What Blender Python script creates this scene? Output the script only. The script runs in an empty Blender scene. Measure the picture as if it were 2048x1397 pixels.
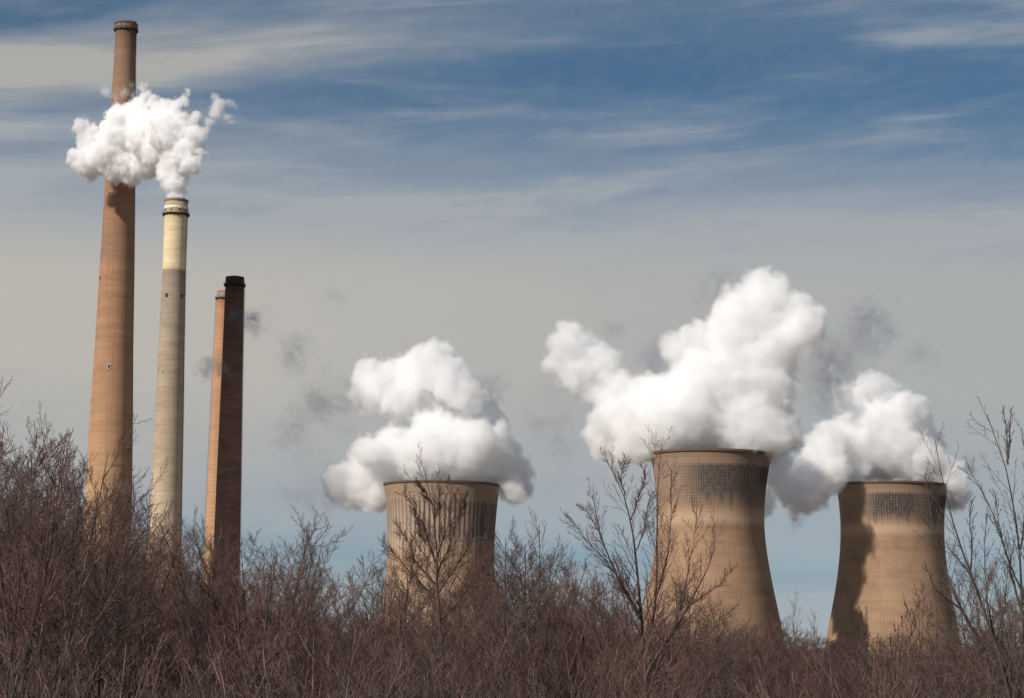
import bpy, math, random
import numpy as np
from mathutils import Vector, Matrix

# ------------------------------------------------------------------ camera, sky, sun, exposure
S = bpy.context.scene
COL = S.collection
EYE = Vector((0, 0, 4))
F = 4400.0                                   # focal length in pixels of the 2048 px wide photograph
cam = bpy.data.objects.new('camera', bpy.data.cameras.new('camera'))
COL.objects.link(cam)
S.camera = cam
cam.data.sensor_width = 36
cam.data.lens = F / 2048 * 36
cam.data.clip_end = 60000
CAMM = Matrix.Translation(EYE) @ Matrix.Rotation(math.radians(90 + 7.69), 4, 'X') @ Matrix.Rotation(.0133, 4, 'Z')
cam.matrix_world = CAMM
CAMR = CAMM.to_3x3()
CAMI = CAMM.inverted()

def px(x, y, D):
    """world point at depth Y=D seen at pixel (x, y) of the photograph"""
    d = CAMR @ Vector((x - 1024, 698.5 - y, -F))
    return EYE + d * (D / d.y)

def to_px(p):
    c = CAMI @ Vector(p)
    return 1024 + c.x / -c.z * F, 698.5 - c.y / -c.z * F

SUN_AZ, SUN_EL = math.radians(46), math.radians(36)      # azimuth counted from behind the camera towards the left
SUND = Vector((-math.sin(SUN_AZ) * math.cos(SUN_EL), -math.cos(SUN_AZ) * math.cos(SUN_EL), math.sin(SUN_EL)))
sl = bpy.data.lights.new('sun', 'SUN')
sl.energy = 4.2
sl.angle = math.radians(.5)
sl.color = (1, .93, .84)
so = bpy.data.objects.new('sun', sl)
COL.objects.link(so)
so.rotation_euler = SUND.to_track_quat('Z', 'Y').to_euler()
S.view_settings.view_transform = 'Standard'
S.view_settings.look = 'None'
S.view_settings.gamma = 1
S.view_settings.exposure = 0
S.cycles.max_bounces = 40
S.cycles.volume_bounces = 40
S.cycles.diffuse_bounces = 3
S.cycles.transparent_max_bounces = 128

def nd(t, ty, ins={}, **kw):
    n = t.nodes.new(ty)
    for k, v in kw.items():
        setattr(n, k, v)
    for k, v in ins.items():
        s = n.inputs[k]
        if isinstance(v, bpy.types.NodeSocket):
            t.links.new(v, s)
        else:
            s.default_value = v
    return n

class NT:
    """short hand for building node trees"""
    def __init__(s, t):
        s.t = t
    def m(s, op, a, b=0.0, c=0.0):
        return nd(s.t, 'ShaderNodeMath', {0: a, 1: b, 2: c}, operation=op).outputs[0]
    def v(s, op, a, b=(0, 0, 0), c=(0, 0, 0)):
        n = nd(s.t, 'ShaderNodeVectorMath', {0: a, 1: b}, operation=op)
        if op == 'MULTIPLY_ADD':
            if isinstance(c, bpy.types.NodeSocket): s.t.links.new(c, n.inputs[2])
            else: n.inputs[2].default_value = c
        return n.outputs['Value'] if op in ('DISTANCE', 'LENGTH', 'DOT_PRODUCT') else n.outputs[0]
    def noise(s, vec, scale=1., detail=3., rough=.5, dist=0., color=False):
        n = nd(s.t, 'ShaderNodeTexNoise', {'Vector': vec, 'Scale': scale, 'Detail': detail, 'Roughness': rough, 'Distortion': dist})
        return n.outputs['Color' if color else 0]
    def ss(s, x, a, b, lo=0., hi=1.):
        """smooth step of x from a to b, mapped to lo..hi"""
        n = nd(s.t, 'ShaderNodeMapRange', {0: x, 1: a, 2: b, 3: lo, 4: hi}, interpolation_type='SMOOTHSTEP')
        return n.outputs[0]
    def mix(s, f, a, b, mode='MIX'):
        n = nd(s.t, 'ShaderNodeMix', data_type='RGBA', blend_type=mode)
        for i, v in ((0, f), (6, a), (7, b)):
            if isinstance(v, bpy.types.NodeSocket): s.t.links.new(v, n.inputs[i])
            else: n.inputs[i].default_value = (tuple(v) + (1,))[:4] if i else v
        return n.outputs[2]
    def sep(s, v):
        return nd(s.t, 'ShaderNodeSeparateXYZ', {0: v}).outputs
    def comb(s, x, y, z):
        return nd(s.t, 'ShaderNodeCombineXYZ', {0: x, 1: y, 2: z}).outputs[0]
    def ramp(s, f, stops, interp='LINEAR'):
        r = s.t.nodes.new('ShaderNodeValToRGB')
        s.t.links.new(f, r.inputs[0])
        r.color_ramp.interpolation = interp
        el = r.color_ramp.elements
        while len(el) < len(stops): el.new(.5)
        for e, (p, c) in zip(el, stops):
            e.position = p
            e.color = (c, c, c, 1) if isinstance(c, (int, float)) else tuple(c) + (1,)
        return r.outputs[0]

def srgb(r, g, b):
    f = lambda c: c / 255 / 12.92 if c < 10 else ((c / 255 + .055) / 1.055) ** 2.4
    return (f(r), f(g), f(b))

# --- world: Nishita sky under bands of thin high cloud
W = bpy.data.worlds.new('World')
S.world = W
W.use_nodes = True
wt = W.node_tree
wt.nodes.clear()
n = NT(wt)
sky = nd(wt, 'ShaderNodeTexSky', sky_type='NISHITA', sun_disc=False, sun_elevation=SUN_EL, sun_rotation=math.pi + SUN_AZ,
         altitude=300, air_density=1.0, dust_density=.3, ozone_density=3.0)
dirv = nd(wt, 'ShaderNodeTexCoord').outputs['Generated']
dx, dy, dz = n.sep(dirv)
el = n.m('MULTIPLY', n.m('ARCSINE', dz), 57.2958)
az = n.m('MULTIPLY', n.m('ARCTAN2', dx, dy), 57.2958)
# the sheet of cloud seen from below: project on a high plane, so streaks shrink towards the horizon
inv = n.m('DIVIDE', 1.0, n.m('ADD', n.m('MAXIMUM', dz, 0.0), .09))
pp = n.comb(n.m('MULTIPLY', dx, inv), n.m('MULTIPLY', dy, inv), 0.0)
wob = n.noise(n.v('MULTIPLY', n.comb(az, el, 0.0), (.06, .25, 1)), 1., 2., color=True)
wv = n.v('SUBTRACT', wob, (.5, .5, .5))
slant = n.m('MULTIPLY_ADD', az, -.13, el)                     # streaks climb a little to the right
c1 = n.v('MULTIPLY_ADD', wv, (1.5, 1.1, 0), n.comb(n.m('MULTIPLY', az, .10), n.m('MULTIPLY', slant, .55), 3.7))
streak = n.noise(c1, 1.0, 5., .6)                             # broad bands
c2 = n.v('MULTIPLY_ADD', wv, (1.0, .6, 0), n.comb(n.m('MULTIPLY', az, .13), n.m('MULTIPLY_ADD', az, -.05, el), 9.1))
fine = n.noise(c2, 1.0, 5., .52, .3)                          # finer wisps
mott = n.noise(n.comb(n.m('MULTIPLY', az, 1.6), n.m('MULTIPLY', el, 3.4), 1.3), 1.0, 5., .6)
# cloud cover: rises in the middle band of the picture, thins above
elw = n.m('MULTIPLY_ADD', n.m('SUBTRACT', streak, .5), 3.0, n.m('MULTIPLY_ADD', az, .03, el))
cover = n.ramp(n.m('DIVIDE', elw, 30.), [(0., .66), (.05, .55), (.071, .22), (.10, .58), (.16, .80), (.24, .97), (.33, .97), (.37, .82), (.41, .52), (.445, .25), (.485, .10), (.56, .20), (.7, .25), (1., .3)], 'EASE')
w_l = n.ss(az, -14., 5., .85, .0)                              # the left of the sky carries a broad pale streak
bandl = n.m('MULTIPLY', n.ss(n.m('ABSOLUTE', n.m('SUBTRACT', slant, 16.1)), 1.35, .1), w_l)
tuft = n.m('MULTIPLY', n.ss(fine, .46, .80), n.m('MULTIPLY', n.ss(el, 8.5, 11.5), .42))
veil = n.m('MULTIPLY', n.ss(n.m('MULTIPLY_ADD', n.m('SUBTRACT', fine, .5), .5, streak), .45, .75), n.ss(el, 8., 11., 0., .36))
mask = n.m('ADD', n.m('ADD', cover, n.m('MULTIPLY', bandl, n.ss(fine, .25, .6, .55, 1.1))), n.m('ADD', tuft, veil))
mask = n.m('ADD', mask, n.m('MULTIPLY', n.m('SUBTRACT', mott, .5), .16))
mask = nd(wt, 'ShaderNodeClamp', {0: mask, 1: 0., 2: .97}).outputs[0]
clear = n.mix(1.0, sky.outputs[0], n.mix(n.ss(el, 8., 3.), (.0245, .0420, .0505), (.034, .044, .060)), 'MULTIPLY')
cc = n.mix(n.ss(az, -14., 13.), srgb(189, 184, 176), srgb(172, 174, 173))
cc = n.mix(n.ss(el, 4.5, 1.0), cc, srgb(176, 182, 189))
cc = n.mix(n.ss(el, 9., 11.5), cc, srgb(163, 169, 175))
cc = n.mix(n.m('MULTIPLY', bandl, .9), cc, srgb(178, 174, 166))
skyc = n.mix(mask, clear, cc)
bg = nd(wt, 'ShaderNodeBackground', {'Color': skyc, 'Strength': 1.0})
wo = nd(wt, 'ShaderNodeOutputWorld', {'Surface': bg.outputs[0]})

# ------------------------------------------------------------------ helpers for objects
def tag(o, label=None, cat=None, group=None, kind=None):
    for k, v in (('label', label), ('category', cat), ('group', group), ('kind', kind)):
        if v: o[k] = v
    return o

def empty(name, loc, label=None, cat=None, group=None, rz=0):
    o = bpy.data.objects.new(name, None)
    COL.objects.link(o)
    o.location = loc
    o.rotation_euler = (0, 0, rz)
    o.empty_display_size = 1
    return tag(o, label, cat, group)

def mesh_np(name, V, Q, smooth=True):
    me = bpy.data.meshes.new(name)
    V = np.asarray(V, np.float32); Q = np.asarray(Q, np.int32)
    me.vertices.add(len(V)); me.vertices.foreach_set('co', V.ravel())
    me.loops.add(Q.size); me.loops.foreach_set('vertex_index', Q.ravel())
    me.polygons.add(len(Q))
    me.polygons.foreach_set('loop_start', np.arange(0, Q.size, Q.shape[1], dtype=np.int32))
    me.polygons.foreach_set('loop_total', np.full(len(Q), Q.shape[1], np.int32))
    me.polygons.foreach_set('use_smooth', np.full(len(Q), smooth))
    me.update(calc_edges=True)
    return me

def obj(name, me, mat, parent=None, loc=(0, 0, 0)):
    o = bpy.data.objects.new(name, me)
    COL.objects.link(o)
    if mat is not None:
        me.materials.append(mat)
    o.parent = parent
    o.location = loc
    return o

class MB:
    """collects quads"""
    def __init__(s): s.V = []; s.Q = []
    def box(s, c, d, rz=0):
        b = len(s.V); cs, sn = math.cos(rz), math.sin(rz)
        for z in (-1, 1):
            for x, y in ((-1, -1), (1, -1), (1, 1), (-1, 1)):
                X, Y = x * d[0] / 2, y * d[1] / 2
                s.V.append((c[0] + X * cs - Y * sn, c[1] + X * sn + Y * cs, c[2] + z * d[2] / 2))
        s.Q += [(b, b+3, b+2, b+1), (b+4, b+5, b+6, b+7)] + [(b+i, b+(i+1) % 4, b+4+(i+1) % 4, b+4+i) for i in range(4)]
    def tube(s, p, q, r, k=6):
        p, q = Vector(p), Vector(q); t = (q - p).normalized()
        u = t.orthogonal().normalized(); w = t.cross(u); b = len(s.V)
        for e in (p, q):
            for i in range(k):
                a = 2 * math.pi * i / k
                s.V.append(tuple(e + (u * math.cos(a) + w * math.sin(a)) * r))
        s.Q += [(b+i, b+(i+1) % k, b+k+(i+1) % k, b+k+i) for i in range(k)]
    def lathe(s, prof, k=96, ribs=0, amp=0.0, c=(0, 0, 0)):
        """prof: (r, z) list, outside going up"""
        b = len(s.V)
        for r, z in prof:
            for i in range(k):
                a = 2 * math.pi * i / k
                rr = r + (amp * max(0, math.cos(a * ribs)) ** 3 if ribs else 0)
                s.V.append((c[0] + rr * math.cos(a), c[1] + rr * math.sin(a), c[2] + z))
        for j in range(len(prof) - 1):
            for i in range(k):
                i2 = (i + 1) % k
                s.Q.append((b + j*k + i, b + j*k + i2, b + (j+1)*k + i2, b + (j+1)*k + i))
    def build(s, name, mat, parent=None, loc=(0, 0, 0), smooth=False):
        return obj(name, mesh_np(name, s.V, s.Q, smooth), mat, parent, loc)

def new_mat(name):
    m = bpy.data.materials.new(name)
    m.use_nodes = True
    t = m.node_tree
    b = t.nodes['Principled BSDF']
    b.inputs['Specular IOR Level'].default_value = .25
    b.inputs['Roughness'].default_value = .9
    return m, t, NT(t), b

def plain(name, col, rough=.8, metal=0., var=.25, scale=1.5):
    m, t, n, b = new_mat(name)
    p = nd(t, 'ShaderNodeTexCoord').outputs['Object']
    f = n.noise(p, scale, 5., .6)
    c = n.mix(n.ss(f, .3, .7), tuple(x * (1 - var) for x in col), tuple(min(1, x * (1 + var)) for x in col))
    t.links.new(c, b.inputs['Base Color'])
    b.inputs['Roughness'].default_value = rough
    b.inputs['Metallic'].default_value = metal
    return m

steel = plain('weathered_steel', (.10, .085, .075), .6)
steel_dark = plain('dark_steel', (.035, .032, .03), .6)
white_paint = plain('white_marks', (.75, .74, .72), .6)

def polar(t, n):
    p = nd(t, 'ShaderNodeTexCoord').outputs['Object']
    x, y, z = n.sep(p)
    ang = n.m('ARCTAN2', x, n.m('MULTIPLY', y, -1.0))        # 0 faces the camera, positive to the right
    return p, ang, z

# ------------------------------------------------------------------ ground
gm, t, n, b = new_mat('winter_field')
p = nd(t, 'ShaderNodeTexCoord').outputs['Object']
f1 = n.noise(p, .004, 6., .6); f2 = n.noise(p, .6, 6., .7)
c = n.mix(n.ss(f1, .35, .65), (.085, .060, .045), (.13, .10, .07))
c = n.mix(n.ss(f2, .4, .7), c, (.16, .12, .085))
t.links.new(c, b.inputs['Base Color'])
gs = []
N = 60
xs = np.sign(np.linspace(-1, 1, N + 1)) * np.abs(np.linspace(-1, 1, N + 1)) ** 3 * 30000
V = []
for yy in xs:
    for xx in xs:
        rr = math.hypot(xx, yy)
        V.append((xx, yy, 0.25 * math.sin(xx * .02) * math.cos(yy * .017) - .3 + (6 * math.sin(xx * .0011 + 1) ** 2 * min(1, max(0, (rr - 1800) / 3000)))))
Q = [(j*(N+1)+i, j*(N+1)+i+1, (j+1)*(N+1)+i+1, (j+1)*(N+1)+i) for j in range(N) for i in range(N)]
g = obj('ground', mesh_np('ground', V, Q), gm)
tag(g, 'flat dry brown field under the thicket and the plant', None, None, 'structure')

# ------------------------------------------------------------------ chimneys
def chimney_mat(name, stops, H, band=.12, grid=.12, streak=.2, seed=0., nrib=60, lift=2.6, streakcol=(.30, .13, .07)):
    """stops: (height fraction, colour)"""
    m, t, n, b = new_mat(name)
    p, ang, z = polar(t, n)
    zz = n.m('DIVIDE', z, H)
    w = n.m('MULTIPLY', n.m('SUBTRACT', n.noise(n.comb(0., 0., n.m('MULTIPLY', z, .5)), 1., 2.), .5), .012)
    base = n.ramp(n.m('ADD', zz, w), stops)
    hb = n.noise(n.comb(n.m('MULTIPLY', ang, .35), seed, n.m('MULTIPLY', z, .16)), 1., 5., .65)
    hb2 = n.noise(n.comb(n.m('MULTIPLY', ang, 1.2), seed + 5, n.m('MULTIPLY', z, .55)), 1., 3., .6)
    c = n.mix(n.ss(hb, .35, .68, 0., band * 3), base, n.mix(1., base, (.62, .60, .58), 'MULTIPLY'))
    c = n.mix(n.ss(hb2, .45, .75, 0., band * 2), c, n.mix(1., base, (1.25, 1.22, 1.2), 'MULTIPLY'))
    st = n.noise(n.comb(n.m('MULTIPLY', ang, 9.), seed + 2, n.m('MULTIPLY', z, .012)), 1., 4., .7)
    c = n.mix(n.ss(st, .46, .72, 0., streak * 2), c, streakcol)
    fi = n.noise(n.comb(n.m('MULTIPLY', ang, 45.), seed + 2, n.m('MULTIPLY', z, .05)), 1., 2., .7)
    c = n.mix(n.ss(fi, .5, .8, 0., streak * 1.4), c, n.mix(1., base, (.55, .5, .48), 'MULTIPLY'))
    gl = n.m('POWER', n.m('ABSOLUTE', n.m('COSINE', n.m('MULTIPLY', z, math.pi / lift))), 14.)
    gv = n.m('POWER', n.m('ABSOLUTE', n.m('COSINE', n.m('MULTIPLY', ang, nrib / 2.))), 10.)
    gg = n.m('MULTIPLY', n.m('MAXIMUM', gl, gv), grid * 2.2)
    c = n.mix(gg, c, n.mix(1., base, (.5, .45, .42), 'MULTIPLY'))
    # soot below the rim
    so_ = n.ss(n.m('ADD', z, n.m('MULTIPLY', n.noise(n.comb(n.m('MULTIPLY', ang, 14.), 0., 0.), 1., 2.), H * .03)), H * .955, H * 1.0, 0., .6)
    c = n.mix(so_, c, n.mix(1., base, (.4, .36, .34), 'MULTIPLY'))
    # small pale repair marks
    vo = nd(t, 'ShaderNodeTexVoronoi', {'Vector': n.comb(n.m('MULTIPLY', ang, 3.), 0., n.m('MULTIPLY', z, .07)), 'Scale': 1.})
    c = n.mix(n.ss(vo.outputs['Distance'], .05, .03, 0., .7), c, (.62, .55, .48))
    t.links.new(c, b.inputs['Base Color'])
    bp = nd(t, 'ShaderNodeBump', {'Height': n.m('ADD', gg, n.m('MULTIPLY', hb2, .3)), 'Distance': .12, 'Strength': .6})
    t.links.new(bp.outputs[0], b.inputs['Normal'])
    return m

def axis_at(xp, yp, D):
    """ground point of a vertical axis that passes pixel (xp, yp) at depth D, and the height there"""
    P = px(xp, yp, D)
    return Vector((P.x, D, 0)), P.z

def rad(halfpx, D, z):
    c = CAMI @ Vector((0, D, z))
    return halfpx * -c.z / F

def z_at(base, yp):
    """height at which the vertical axis over base crosses picture row yp"""
    lo, hi = -50., 800.
    for _ in range(50):
        mid = (lo + hi) / 2
        if to_px((base.x, base.y, mid))[1] > yp: lo = mid
        else: hi = mid
    return lo

def chimney(D, xt, yt, prof, mat, label, style):
    base, H = axis_at(xt, yt, D)
    root = empty('chimney', base, label, 'chimney', 'chimneys on the left of the plant')
    pr = [(z_at(base, y), h) for y, h in prof]
    pr = [(rad(h, D, z), z) for z, h in pr]
    pr.reverse()
    z0, r0 = pr[0][1], pr[0][0]; r1, z1 = pr[1]
    sl_ = (r0 - r1) / (z1 - z0)
    pts = [(r0 + sl_ * z0, 0.)]
    zs = [p_[1] for p_ in pr]; rs = [p_[0] for p_ in pr]
    Ht = zs[-1]
    for i in range(1, 61):
        z = Ht * i / 60
        if z <= zs[0]: pts.append((r0 + sl_ * (z0 - z), z))
        else: pts.append((float(np.interp(z, zs, rs)), z))
    rt = pts[-1][0]
    mb = MB()
    mb.lathe(pts + [(rt - .5, Ht), (rt - .5, Ht - 6)], 96)
    mb.build('shaft', mat(Ht), root, smooth=True)
    def ring(zr, width, name='gallery', rail=True):
        rr = float(np.interp(zr, [q[1] for q in pts], [q[0] for q in pts]))
        g_ = MB()
        g_.lathe([(rr + .004, zr - 1.1), (rr + .55, zr - .5), (rr + width, zr - .35), (rr + width, zr), (rr + .004, zr)], 96)
        k = 24
        for i in range(k):
            a = 2 * math.pi * (i + .5) / k
            g_.box(((rr + width * .45) * math.cos(a), (rr + width * .45) * math.sin(a), zr - .8), (width * .9, .25, .8), a)
        gg = g_.build(name, style['ring'], root)
        if rail:
            h = MB()
            R_ = rr + width - .1
            k = 36
            for i in range(k):
                a, a2 = 2 * math.pi * i / k, 2 * math.pi * (i + 1) / k
                h.tube((R_ * math.cos(a), R_ * math.sin(a), zr), (R_ * math.cos(a), R_ * math.sin(a), zr + 1.2), .05, 4)
                for dz in (.6, 1.2):
                    h.tube((R_ * math.cos(a), R_ * math.sin(a), zr + dz), (R_ * math.cos(a2), R_ * math.sin(a2), zr + dz), .05, 4)
            h.build('railing', steel, gg)
        return rr
    style['top'](root, pts, Ht, rt, ring, base)
    # caged ladder up the right side
    l = MB(); a = math.radians(style.get('lad', -8))
    ca, sa = math.cos(a), math.sin(a)
    for i in range(len(pts) - 2):
        (ra, za), (rb, zb) = pts[i], pts[i + 1]
        if zb < 3 or i < 1: continue
        for w_ in (-.3, .3):
            l.tube(((ra + .35) * ca - w_ * sa, (ra + .35) * sa + w_ * ca, za), ((rb + .35) * ca - w_ * sa, (rb + .35) * sa + w_ * ca, zb), .06, 4)
        for k_ in range(3):
            f_ = k_ / 3; r_ = ra + (rb - ra) * f_; z_ = za + (zb - za) * f_
            l.box(((r_ + .45) * ca, (r_ + .45) * sa, z_), (.9, .7, .12), a)
    l.build('caged_ladder', steel, root)
    # hatches and lamps on the shaft
    for (yy, ph, w_, h_, m_) in style.get('marks', []):
        z_ = z_at(base, yy); r_ = float(np.interp(z_, [q[1] for q in pts], [q[0] for q in pts]))
        a_ = math.radians(ph) - math.pi / 2
        hb = MB()
        c0 = ((r_ + .1) * math.cos(a_), (r_ + .1) * math.sin(a_))
        for dz, hh in ((-h_ / 2, .25), (h_ / 2, .25)):
            hb.box((c0[0], c0[1], z_ + dz), (.6, w_, hh), a_)
        for dy in (-w_ / 2, w_ / 2):
            hb.box((c0[0] - dy * math.sin(a_), c0[1] + dy * math.cos(a_), z_), (.55, .22, h_), a_)
        hm = hb.build('hatch_frame', white_paint if m_ else steel, root)
        hd = MB(); hd.box((c0[0], c0[1], z_), (.35, w_ * .8, h_ * .9), a_)
        hd.build('hatch', steel_dark, hm)
    return root, base, Ht, pts

def top_brown(root, pts, Ht, rt, ring, base):
    zr = z_at(base, 61)
    ring(zr, 1.15)
    m_ = MB(); rr = rt + .9
    m_.lathe([(rr, zr + .05), (rr, Ht - 2.2), (rr - .8, Ht - .6), (rr - 1.6, Ht + .1), (rr - 2.2, Ht + .2), (rr - 2.6, Ht - .2), (rr - 2.6, Ht - 5)], 96)
    cap = m_.build('cap', cap_brown, root, smooth=False)
    b_ = MB(); b_.lathe([(rr + .003, zr + 3.2), (rr + .25, zr + 3.2), (rr + .25, zr + 3.6), (rr + .003, zr + 3.6)], 96)
    b_.build('cap_band', steel_dark, cap)

def top_cream(root, pts, Ht, rt, ring, base):
    ring(z_at(base, 429), 1.2)
    m_ = MB()
    m_.lathe([(rt + .02, Ht - .8), (rt + .3, Ht - .8), (rt + .3, Ht + .25), (rt - 1., Ht + .3), (rt - 1., Ht - 3)], 96)
    m_.build('rim', cap_brown, root)
    l_ = MB(); l_.lathe([(rt - 1.3, Ht - 4), (rt - 1.3, Ht + .9), (rt - 1.6, Ht + .9), (rt - 1.6, Ht - 4)], 64)
    l_.build('flue_liner', plain('liner', (.4, .4, .4)), root)
    zc = z_at(base, 417); rr = rt + .12
    w_ = MB(); w_.lathe([(rr, zc - .8), (rr + .12, zc - .8), (rr + .12, zc + .8), (rr, zc + .8)], 96)
    w_.build('insulator_ring', ring_white, root)
    zc = z_at(base, 422)
    for i in range(9):
        a = 2 * math.pi * (i + .35) / 9
        d_ = MB(); d_.box((rr * math.cos(a), rr * math.sin(a), zc - .3), (.2, .5, 1.0), a)
        d_.build('vent_slot', steel_dark, root)

def top_dark(root, pts, Ht, rt, ring, base, yr=570, capm=None):
    zr = z_at(base, yr)
    ring(zr, 1.0)
    m_ = MB(); rr = rt + .15
    m_.lathe([(rr, zr + .02), (rr, Ht - 1.8), (rr - .5, Ht - .9), (rr - 1.6, Ht + .2), (rr - 2.4, Ht + .5), (rr - 2.6, Ht - .5), (rr - 2.6, Ht - 4)], 96)
    m_.build('cap', capm or cap_dark, root, smooth=False)

ring_white, t, n, b = new_mat('flaking_white_ring')
p, ang, z = polar(t, n)
f = n.noise(n.comb(n.m('MULTIPLY', ang, 16.), 0., n.m('MULTIPLY', z, .9)), 1., 3., .7)
t.links.new(n.mix(n.ss(f, .46, .52), (.80, .62, .36), (.85, .84, .82)), b.inputs['Base Color'])
cap_brown = plain('cap_brown', (.20, .135, .10), .8, 0, .5, .9)
cap_dark = plain('cap_dark', (.05, .042, .038), .8, 0, .4, .8)
cap_grey = plain('cap_grey', (.30, .27, .24), .8, 0, .5, .8)
ring_dark = plain('ring_dark', (.06, .05, .045), .7)

ch1 = chimney(1280, 252.5, 45, [(45, 20.3), (62, 20.6), (130, 21.5), (200, 23.8), (300, 27), (400, 30.5), (570, 35), (700, 38), (850, 43), (950, 45.5), (1100, 48.5)],
    lambda H: chimney_mat('brown_chimney_concrete', [(0., (.52, .33, .195)), (.28, (.51, .315, .185)), (.43, (.45, .265, .155)), (.57, (.43, .245, .14)), (.605, (.42, .245, .145)), (.609, (.35, .215, .14)), (.72, (.36, .195, .12)), (.80, (.39, .205, .12)), (.87, (.33, .205, .135)), (1., (.28, .185, .125))], H, .2, .06, .26, 1.),
    'tallest brown concrete chimney, its upper part wrapped in white steam', dict(top=top_brown, ring=ring_dark, lad=-6, marks=[(738, -2, 1.5, 2.6, 1), (205, -52, .6, 1.2, 0), (560, -56, .6, 1.2, 0), (900, 68, .6, 1.2, 0)]))
ch2 = chimney(1215, 353, 402, [(402, 23), (530, 22.8), (600, 24), (700, 25.7), (850, 28.8), (1000, 31.2), (1100, 33.8)],
    lambda H: chimney_mat('cream_chimney_concrete', [(0., (.62, .50, .34)), (.30, (.60, .48, .34)), (.45, (.50, .39, .28)), (.66, (.44, .35, .26)), (.80, (.40, .32, .25)), (.839, (.34, .27, .21)), (.8415, (.86, .69, .43)), (1., (.82, .66, .42))], H, .2, .09, .10, 7., streakcol=(.36, .28, .21)),
    'concrete chimney with a cream painted top that pours out white steam', dict(top=top_cream, ring=ring_dark, lad=-10, marks=[(747, -28, 1.1, 1.8, 1), (594, -24, 1.3, 1.7, 0), (594, 52, 1.3, 1.7, 0)]))
ch3 = chimney(1340, 470, 555, [(555, 18.5), (575, 18.8), (650, 19.8), (750, 21), (950, 24.3), (1150, 27)],
    lambda H: chimney_mat('dark_brown_chimney_concrete', [(0., (.34, .21, .16)), (.4, (.29, .17, .13)), (.7, (.25, .135, .10)), (.8, (.19, .10, .075)), (1., (.11, .066, .052))], H, .3, .12, .2, 12., streakcol=(.12, .06, .05)),  # darker brown than the other shafts, darkest towards the top
    'dark brown chimney standing just in front of the slim orange one', dict(top=lambda *a: top_dark(*a), ring=steel_dark, lad=-4))
ch4 = chimney(1450, 450, 583, [(583, 15.5), (597, 16), (700, 18), (850, 21), (1000, 24), (1150, 26)],
    lambda H: chimney_mat('orange_chimney_concrete', [(0., (.58, .36, .21)), (.5, (.55, .32, .18)), (.71, (.50, .29, .17)), (.73, (.60, .35, .20)), (1., (.52, .27, .15))], H, .16, .14, .2, 21.),
    'slim orange chimney half hidden behind the dark brown one', dict(top=lambda *a: top_dark(*a, yr=597, capm=cap_grey), ring=ring_dark, lad=185))

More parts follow.
